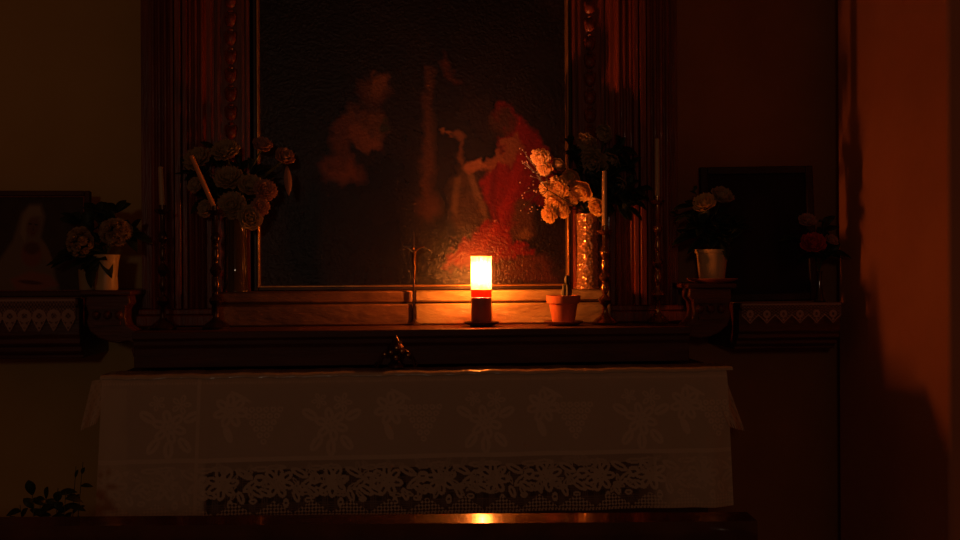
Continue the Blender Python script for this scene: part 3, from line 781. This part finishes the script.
# ------------------------------------------------------------------ consoles and shelves at both sides
def console(pxs, ztop_y, zbot_y, Y0, Y1, label, flip, lit=False):
    """scrolled bracket; pxs = (outer slab, inner slab) in photo columns"""
    xa, xb = X(pxs[0], Y0), X(pxs[1], Y0); pm = (pxs[0] + pxs[1]) / 2
    zt_ = Z(pm, ztop_y, Y0); zb_ = Z(pm, zbot_y, Y0)
    t = thing('console_bracket', label, 'bracket', ((xa + xb) / 2, (Y0 + Y1) / 2, zb_))
    wmb(t).box(xa, xb, Y0, WALL_Y - .01, zt_ - .014, zt_).build('top_slab', M['wood_h'], bevel=.004)
    w = xb - xa; h = zt_ - .014 - zb_
    # S-scroll outline: fractions (x from outer side, z from bottom)
    o_ = [(.08, 1), (.92, 1), (.95, .88), (.86, .80), (.84, .66), (.88, .55), (1.02, .47), (1.22, .40), (1.34, .28), (1.36, .14), (1.30, .02), (1.12, 0), (1.0, .06), (.96, .18), (1.02, .26), (.9, .30), (.72, .27), (.5, .30), (.3, .36), (.14, .46), (.08, .60), (.12, .72), (.06, .86)]
    pts = []
    for fx, fz_ in o_:
        x = xa + w * fx if not flip else xb - w * fx
        pts.append((x, zb_ + h * fz_))
    if not flip: pts.reverse()
    b_ = wmb(t); b_.prism_xz(pts, Y0 + .02, Y1)
    b_.build('scroll_body', M['wood_h'], bevel=.004)
    c = wmb(t); xx = (xa + xb) / 2
    for k in range(2):
        z = zb_ + h * (.82 if k == 0 else .58); rr = w * (.36 if k == 0 else .26)
        c.box(xx - rr, xx + rr, Y0 + .008, Y0 + .03, z - .006, z + .006)
    for s_ in (-1, 0, 1): c.ball((xx + s_ * w * .22, Y0 + .02, zb_ + h * .70), w * .09, .014, h * .07, 10)
    sx = (xb - w * 0.0 + w * .17) if not flip else (xa - w * .17)
    spiral = []
    for k in range(40):
        a = k / 39 * 4.5 * math.pi / 1.5; r_ = w * .17 * (1 - k / 46); spiral.append((sx + r_ * math.cos(a), Y0 + .016, zb_ + h * .18 + r_ * math.sin(a)))
    c.build('carving', M['wood_h'])
    vl = wmb(t); vl.tube(spiral, .004, 6); vl.build('volute', M['wood_h'])
    return zt_, (xa, xb)
zcl, cxl = console((80, 131), 290.5, 362, 2.96, 3.055, 'dark scrolled bracket at the left end of the altar, under the pale jug', False)
zcr, cxr = console((688, 737), 283.5, 358, 2.96, 3.055, 'carved bracket at the right end of the altar, under the cream pot', True)

def side_shelf(xa, xb, Yf, zt_, zb_, label):
    t = thing('wall_shelf', label, 'shelf', ((xa + xb) / 2, WALL_Y, zb_)); h = zt_ - zb_
    pr = [(Yf, zt_), (Yf, zt_ - h * .10), (Yf + .012, zt_ - h * .14), (Yf + .012, zt_ - h * .60), (Yf + .02, zt_ - h * .66), (Yf + .018, zt_ - h * .74), (Yf + .035, zt_ - h * .80), (Yf + .035, zt_ - h * .88), (Yf + .055, zt_ - h * .94), (Yf + .055, zb_), (WALL_Y - .004, zb_), (WALL_Y - .004, zt_)]
    wmb(t).prism_x(pr, xa, xb).build('cornice', M['wood_h'], bevel=.002)
    return t
YF = 3.02
xls, xle = X(-60, YF), X(78, YF)
zl = Z(40, 299, YF); side_shelf(xls, xle, YF, zl, Z(40, 360, YF), 'dark moulded wall shelf at the left under the mother and child picture')
xrs = X(740, YF); XSE = X(842, YF); zr = Z(790, 303.5, YF); side_shelf(xrs, XSE, YF, zr, Z(790, 350, YF), 'dark moulded wall shelf at the right under the black-framed picture')

def lace_trim(xa, xb, Yf, z0, hgt, label, npts):
    t = thing('lace_trim', label, 'lace', ((xa + xb) / 2, Yf, z0)); nx_, nz_ = int((xb - xa) / .0016), 50
    u, v = np.meshgrid(np.linspace(0, 1, nx_), np.linspace(0, 1, nz_))
    ph = (u * npts) % 1; tri = np.abs(ph - .5) * 2
    bot = 1 - .42 * tri
    w = np.full(u.shape, .55); dx = (ph - .5) * (xb - xa) / npts / hgt
    w[((np.floor(u * npts * 9) + np.floor(v * 14)) % 2) == 0] = .12
    w[(np.hypot(dx, v - .52) < .2) & (np.hypot(dx, v - .52) > .08)] = .95
    w[(np.hypot(dx, v - .8) < .07)] = .95
    w[np.abs(v - bot) < .06] = .95; w[v < .08] = .95; w[v > bot + .02] = 0
    mb = wmb(t); mb.v = list(zip((xa + u * (xb - xa)).ravel().tolist(), (Yf - .004 - .003 * np.sin(u * npts * 6.28) * v).ravel().tolist(), (z0 - v * hgt).ravel().tolist()))
    mb.f = grid_faces(nx_, nz_); w = w.ravel(); mb.col = np.stack([w, w, w, np.ones_like(w)], 1)
    mb.build('edging', M['trim_lace'])
    wmb(t).box(xa, xb, Yf - .004, Yf + .20, z0 + .0008, z0 + .0022).build('band', M['trim_lace_band'])
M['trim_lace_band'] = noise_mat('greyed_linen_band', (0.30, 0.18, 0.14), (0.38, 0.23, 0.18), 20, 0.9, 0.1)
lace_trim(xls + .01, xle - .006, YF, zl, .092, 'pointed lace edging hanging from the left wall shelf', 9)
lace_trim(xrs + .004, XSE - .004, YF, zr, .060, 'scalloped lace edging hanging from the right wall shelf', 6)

# ------------------------------------------------------------------ small pictures
def picture(name, px0, px1, py0, py1, Y, label, artfn, w, zbot, mat_fr, lean=0.05, rot=0.0, fil=True):
    x0, x1 = X(px0, Y), X(px1, Y); zt_ = Z((px0 + px1) / 2, py0, Y); hh = zt_ - zbot
    t = thing(name, label, 'picture', ((x0 + x1) / 2, Y, zbot)); t.rotation_euler = (-lean, rot, 0)
    W2 = (x1 - x0) / 2
    mb = MB(); frame_boxes(mb, -W2 + w, W2 - w, w, hh - w, w, -.012, .010); mb.build('frame', mat_fr, t, bevel=.003)
    if fil:
        mb = MB(); frame_boxes(mb, -W2 + w + .004, W2 - w - .004, w + .004, hh - w - .004, .004, -.009, .004); mb.build('inner_edge', M['wood'], t, bevel=.001)
    nx_, nz_ = 130, 130
    gx, gz = np.meshgrid(np.linspace(-W2 + w, W2 - w, nx_), np.linspace(w, hh - w, nz_))
    u = (gx + W2) / (2 * W2); v = 1 - gz / hh
    col = artfn(u, v)
    cv = MB(); cv.v = list(zip(gx.ravel().tolist(), [0.0] * (nx_ * nz_), gz.ravel().tolist())); cv.f = [f[::-1] for f in grid_faces(nx_, nz_)]
    cv.col = np.concatenate([col.reshape(-1, 3), np.ones((nx_ * nz_, 1))], 1); cv.build('print', M['print'], t)
    MB().box(-W2 + w, W2 - w, .002, .008, w, hh - w).build('backing', M['dark_frame'], t)
    return t
def art_madonna(u, v):
    px = -28 + u * 118.0; py = 190 + v * 103.0
    n_ = vnoise(px + 60, py, 8, 4); C_ = np.stack([.05 + .03 * n_, .03 + .02 * n_, .02 + .01 * n_], -1)
    def ov(m_, c, k=1):
        m_ = (m_ * k)[..., None]; C_[:] = C_ * (1 - m_) + np.array(c) * m_
    ov(softpoly(px, py, [(20, 212), (28, 203), (40, 203), (44, 215), (40, 235), (52, 262), (60, 292), (-28, 292), (-20, 270), (-2, 258), (12, 238)], 4), (.22, .155, .09))
    ov(softpoly(px, py, [(22, 214), (28, 205), (38, 205), (41, 214), (36, 214), (28, 222), (24, 240), (19, 232)], 2), (.30, .22, .13))
    ov(soft_ell(px, py, 32, 225, 6.5, 10, .15, .5), (.19, .09, .055))
    for ex, ey in ((29, 222), (35, 223), (27.5, 249), (34.5, 249)): ov(soft_ell(px, py, ex, ey, 1.8, .8, .1, .6), (.04, .02, .015))
    ov(softpoly(px, py, [(32.5, 223), (33.5, 229), (31, 229)], 1), (.12, .05, .03)); ov(soft_ell(px, py, 32, 231.5, 2, .8, 0, .6), (.16, .03, .02))
    ov(soft_ell(px, py, 31, 252, 10.5, 12, 0, .4), (.26, .09, .05)); ov(soft_ell(px, py, 31, 246, 8, 6, 0, .5), (.13, .05, .03))
    ov(softpoly(px, py, [(10, 276), (30, 268), (50, 272), (58, 282), (36, 288), (16, 286)], 4), (.32, .12, .07))
    ov(soft_ell(px, py, 46, 252, 3.5, 14, -.4, .5), (.26, .15, .07)); ov(soft_ell(px, py, 30, 279, 12, 2, .1, .5), (.12, .03, .02))
    return C_
picture('framed_picture', -28, 90, 190.5, 292, 3.17, 'dark-framed picture of a mother in a pale veil holding a child, on the left shelf', art_madonna, .016, zl + .003, M['wood_dull'])
def art_dark(u, v):
    n_ = vnoise(u * 90, v * 90, 9, 14); C_ = np.stack([.010 + .006 * n_, .006 + .003 * n_, .005 + .002 * n_], -1)
    m_ = softpoly(u * 100, v * 100, [(38, 90), (38, 35), (44, 24), (52, 20), (60, 24), (65, 35), (65, 90)], 5)[..., None]
    return C_ * (1 - m_) + np.array((.022, .010, .006)) * m_
picture('framed_picture', 704, 817, 166, 300, 3.17, 'nearly black picture in a wide black frame on the right shelf', art_dark, .024, zr + .003, M['dark_frame'], rot=math.radians(-1.0), fil=False)

# ------------------------------------------------------------------ vessels and flowers at the sides
jb = P(106.5, 290, 3.03); jb.z = zcl + .0005
s_ = 3.03 / F
jug = lathe_vase('jug', 'cream straight-sided jug on the left bracket, holding the pale clustered flowers', jb, [(0, 0), (10.5 * s_, 0), (11 * s_, 2 * s_), (10.2 * s_, 14 * s_), (11.5 * s_, 27 * s_), (13 * s_, 34 * s_), (12 * s_, 34.5 * s_), (10.5 * s_, 27 * s_), (0, 20 * s_)], M['ceramic'], 'jug', 'jug_body')
cb = P(88, 291, 3.06); cb.z = zcl + .0005
lathe_vase('cup', 'small yellowed cup beside the cream jug on the left bracket', cb, [(0, 0), (7.5 * s_, 0), (8 * s_, 1.5 * s_), (9.0 * s_, 20 * s_), (8.6 * s_, 20.3 * s_), (7.6 * s_, 3 * s_), (0, 2.5 * s_)], M['ceramic_dull'], 'cup', 'cup_body')
def cluster(px, py, Y, rx, ry, mouth, mat, label, group, nb=22):
    """rounded head of many small florets, like a hydrangea"""
    c = P(px, py, Y); t = thing('hydrangea', label, 'flower', mouth, group); rng = random.Random(int(px))
    mb = MB(); k_ = Y / F
    for k in range(nb):
        a = k * 2.399963; zz = 1 - 2 * (k + .5) / nb; rr = math.sqrt(1 - zz * zz)
        dv = Vector((rr * math.cos(a), rr * math.sin(a), zz)); p = (c - mouth) + Vector((dv.x * rx * k_, dv.y * rx * k_ * .8, dv.z * ry * k_)) * .8
        f_ = bloom_mb(rx * k_ * .38, dv, rng, 'rose'); mb.add([Vector(v) + p for v in f_.v], f_.f)
    mb.build('flower_head', mat, t, sharp=180)
    MB().tube([Vector((0, 0, -.05)), Vector((0, 0, 0)), (c - mouth) * .5 + Vector((0, 0, .02)), c - mouth], .002, 6).build('stem', M['stem'], t)
mj = Vector((jb.x, jb.y, jb.z + 33 * s_))
cluster(116, 232, 3.01, 15, 12, mj, M['petal_cream'], 'wide pale flower head above the cream jug', 'flower heads in the cream jug')
cluster(80, 242, 3.0, 12, 15, mj, M['petal_cream'], 'pale flower head leaning left of the cream jug', 'flower heads in the cream jug')
foliage('foliage_spray', 'dark leaves rising and drooping around the flowers in the cream jug', mj, [P(118, 212, 3.06), P(95, 214, 3.06), P(132, 236, 3.02), P(90, 268, 3.0), P(72, 225, 3.06), P(70, 262, 3.04)], n=11, ln=(.05, .08), wd=(.025, .04))

pb = P(712, 278, 3.04); pb.z = zcr + .0085
pl_ = thing('plate', 'shallow clay plate under the cream pot on the right bracket', 'plate', Vector((pb.x, pb.y, zcr + .0003)))
MB().lathe([(0, 0), (.045, 0), (.066, .007), (.076, .012), (.075, .014), (.062, .010), (0, .0075)], n=40).build('dish', M['terracotta'], pl_)
ht = Z(712, 249.5, 3.04) - pb.z
pt = thing('flower_pot', 'cream tapered flower pot on the right bracket in front of the black-framed picture', 'flower pot', pb)
MB().lathe([(0, 0), (.036, 0), (.038, .003), (.046, ht - .012), (.050, ht - .010), (.051, ht), (.046, ht), (.042, ht - .014), (0, ht - .016)], n=48).build('pot_body', M['ceramic'], pt)
MB().lathe([(.0425, ht - .0155), (.03, ht - .010), (0, ht - .009)], n=32).build('soil', M['soil'], pt)
mp_ = Vector((pb.x, pb.y, pb.z + ht))
G3 = 'roses in the cream pot at the right'
flower('rose', 'flower', 705, 205, 3.02, 12, mp_, M['petal_gold'], 'orange-lit open rose, left of the two in the cream right pot', G3, 'rose', 3, Vector((-.4, 0, 0)))
flower('rose', 'flower', 721, 198, 3.06, 12, mp_, M['petal_cream'], 'dimmer rose to the right in the cream right pot', G3, 'rose', 3)
foliage('foliage_spray', 'dense dark leaves filling the cream pot at the right', mp_, [P(690, 240, 3.03), P(690, 205, 3.06), P(735, 230, 3.05), P(712, 225, 3.02), P(728, 245, 3.02), P(697, 228, 3.01)], n=13, ln=(.045, .08), wd=(.022, .036))
foliage('foliage_spray', 'thin arching sprig left of the cream pot, tipped with an orange-lit bud', mp_, [P(692, 188, 3.02), P(672, 215, 3.02), P(678, 236, 3.02)], n=7, ln=(.02, .035), wd=(.01, .015))

bv = P(819.5, 296, 3.08); bv.z = zr + .0025
bvt = lathe_vase('bud_vase', 'thin dark bud vase with a bright glint, right end of the right shelf', bv, [(0, 0), (.017, 0), (.018, .004), (.012, .012), (.010, .03), (.008, .06), (.007, .085), (.010, .095), (.009, .095), (.006, .085), (0, .08)], M['bouquet_glass'])
mv = Vector((bv.x, bv.y, bv.z + .095))
G4 = 'flowers in the bud vase'
flower('rose', 'flower', 813, 245, 3.06, 13, mv, M['petal_red'], 'large dull red rose at the right end of the right shelf', G4, 'rose', 2)
flower('rose', 'flower', 807, 222, 3.07, 9, mv, M['petal_pink'], 'small pinkish bloom above the dull red rose', G4, 'rose', 2)
flower('rose', 'flower', 831, 241, 3.07, 7, mv, M['petal_pink'], 'small dim bloom between the red rose and the plaster jamb', G4, 'rose', 2)
foliage('foliage_spray', 'dark leaves around the dull red rose', mv, [P(797, 238, 3.09), P(826, 222, 3.07), P(833, 255, 3.07)], n=9)

# ------------------------------------------------------------------ crucifix and ornate stand near the centre
xb_ = P(414, 325, 3.02); xb_.z = Z_LEDGE; hc = Z(414, 232, 3.02) - Z_LEDGE
cr = thing('crucifix', 'thin dark standing crucifix left of the lit candle, before the painting', 'crucifix', xb_)
MB().lathe([(0, .001), (.022, .001), (.022, .005), (.010, .010), (.005, .018)], n=24).build('foot', M['iron'], cr)
zc = Z(414, 252, 3.02) - Z_LEDGE
MB().box(-.003, .003, -.002, .003, .016, hc).box(-.032, .032, -.002, .003, zc + .012, zc + .018).build('cross', M['iron'], cr, bevel=.001)
# the small figure: torso, legs, raised arms, head
fg = MB()
fg.tube([(0.001, -.006, zc - .075), (.003, -.009, zc - .045), (0, -.008, zc - .028), (.001, -.007, zc - .008), (0, -.007, zc + .006)], [.0028, .0040, .0052, .0060, .0030], 8)
fg.tube([(0.002, -.007, zc + .000), (.014, -.006, zc + .010), (.029, -.004, zc + .017)], [.003, .0022, .0015], 6)
fg.tube([(-0.002, -.007, zc + .000), (-.014, -.006, zc + .010), (-.029, -.004, zc + .017)], [.003, .0022, .0015], 6)
fg.ball((-.002, -.009, zc + .012), .0052, .0052, .0065, 10)
fg.build('figure', M['brass'], cr)['label'] = 'small brass figure with raised arms'

sb = P(396, 369, 2.765); sb.z = Z_MENSA + .001
st = thing('ornamental_stand', 'small dark bronze ornament with scrolled feet on the cloth below the crucifix', 'ornament', sb)
k_ = 2.765 / F
for s__ in (-1, 1):
    pts = []
    for i in range(16):
        u = i / 15; pts.append((s__ * (4 + 14 * math.sin(u * 1.5)) * k_, -.004 - .008 * u, (19 - 17.5 * u ** 1.6) * k_ + .002))
    for i in range(8):
        a = -math.pi / 2 + i * .6; pts.append((s__ * (18.5 + 2.2 * math.cos(a)) * k_, -.012, (3.0 + 2.2 * math.sin(a)) * k_ + .002))
    MB().tube(pts, [.0032] * 16 + [.0026] * 8, 8).build('scroll_foot', M['iron'], st)
MB().lathe([(0, .002), (9 * k_, .002), (9 * k_, 3 * k_), (5 * k_, 7 * k_), (7 * k_, 12 * k_), (9 * k_, 17 * k_), (8 * k_, 22 * k_), (4 * k_, 26 * k_), (3 * k_, 29 * k_), (0.001, 33 * k_)], n=24).build('body', M['iron'], st)
q = MB()
for (x, z, r) in ((-5, 16, 3), (1, 20, 3.4), (0, 11, 3), (6, 17, 2.6), (-11, 14, 2.4), (12, 13, 2.2), (4, 26, 2.2)):
    q.ball((x * k_, -7.5 * k_, z * k_), r * k_, r * k_ * .8, r * k_, 8)
q.build('beading', M['brass'], st)

# ------------------------------------------------------------------ pew in front and leafy plant on the floor
RY0, RY1 = 1.542, 1.606
zrail = Z(480, 512.8, RY1)
px_end = X(744, 1.57, 520)
pw = thing('pew', 'dark polished wooden pew back crossing the foreground, its top rail mirroring the candle', 'pew', (0.10, RY0, 0))
wmb(pw).prism_x([(RY0 + .004, zrail - .045), (RY0, zrail - .04), (RY0, zrail - .010), (RY0 + .0004, zrail - .001), (RY0 + .0015, zrail), (RY1 - .003, zrail), (RY1, zrail - .003), (RY1, zrail - .045)], -1.5, px_end).build('top_rail', M['pew_wood'])
wmb(pw).box(-1.5, px_end - .02, RY0 + .02, RY0 + .045, .42, zrail - .044).build('backrest', M['pew_wood'], bevel=.003)
wmb(pw).box(-1.5, px_end - .02, RY0 - .36, RY0 + .02, .40, .43).build('seat', M['pew_wood'], bevel=.005)
for xx in (-1.53, px_end - .02):
    wmb(pw).box(xx, xx + .035, RY0 - .38, RY0 + .06, 0.0, zrail - .046).build('end_panel', M['pew_wood'], bevel=.006)

pw.location = (0.10, RY0, 0); pw.rotation_euler = (0, 0, math.radians(-4.6))
pf = P(45, 500, 2.35); pf.z = 0
pp = thing('pot', 'clay pot of the leafy plant on the floor, left of the altar behind the pew', 'flower pot', pf)
MB().lathe([(0, .001), (.085, .001), (.12, .20), (.13, .20), (.13, .235), (.118, .235), (.11, .19), (0, .18)], n=40).build('pot_body', M['terracotta'], pp)
MB().lathe([(.110, .192), (.05, .20), (0, .20)], n=32).build('soil', M['soil'], pp)
pm = Vector((pf.x, pf.y, .19))
foliage('leafy_plant', 'dark leafy plant showing only its tips above the pew, left of the altar cloth', pm, [P(20, 505, 2.35), P(32, 488, 2.33), P(46, 492, 2.37), P(58, 488, 2.35), P(66, 492, 2.32), P(40, 505, 2.3)], cat='plant', n=26, ln=(.03, .055), wd=(.014, .022))
foliage('leafy_plant', 'single thin twig with leaves rising beside the left hem of the altar cloth', pm + Vector((.03, 0, 0)), [P(83, 462, 2.40), P(76, 466, 2.42)], cat='plant', n=16, ln=(.02, .035), wd=(.008, .013))
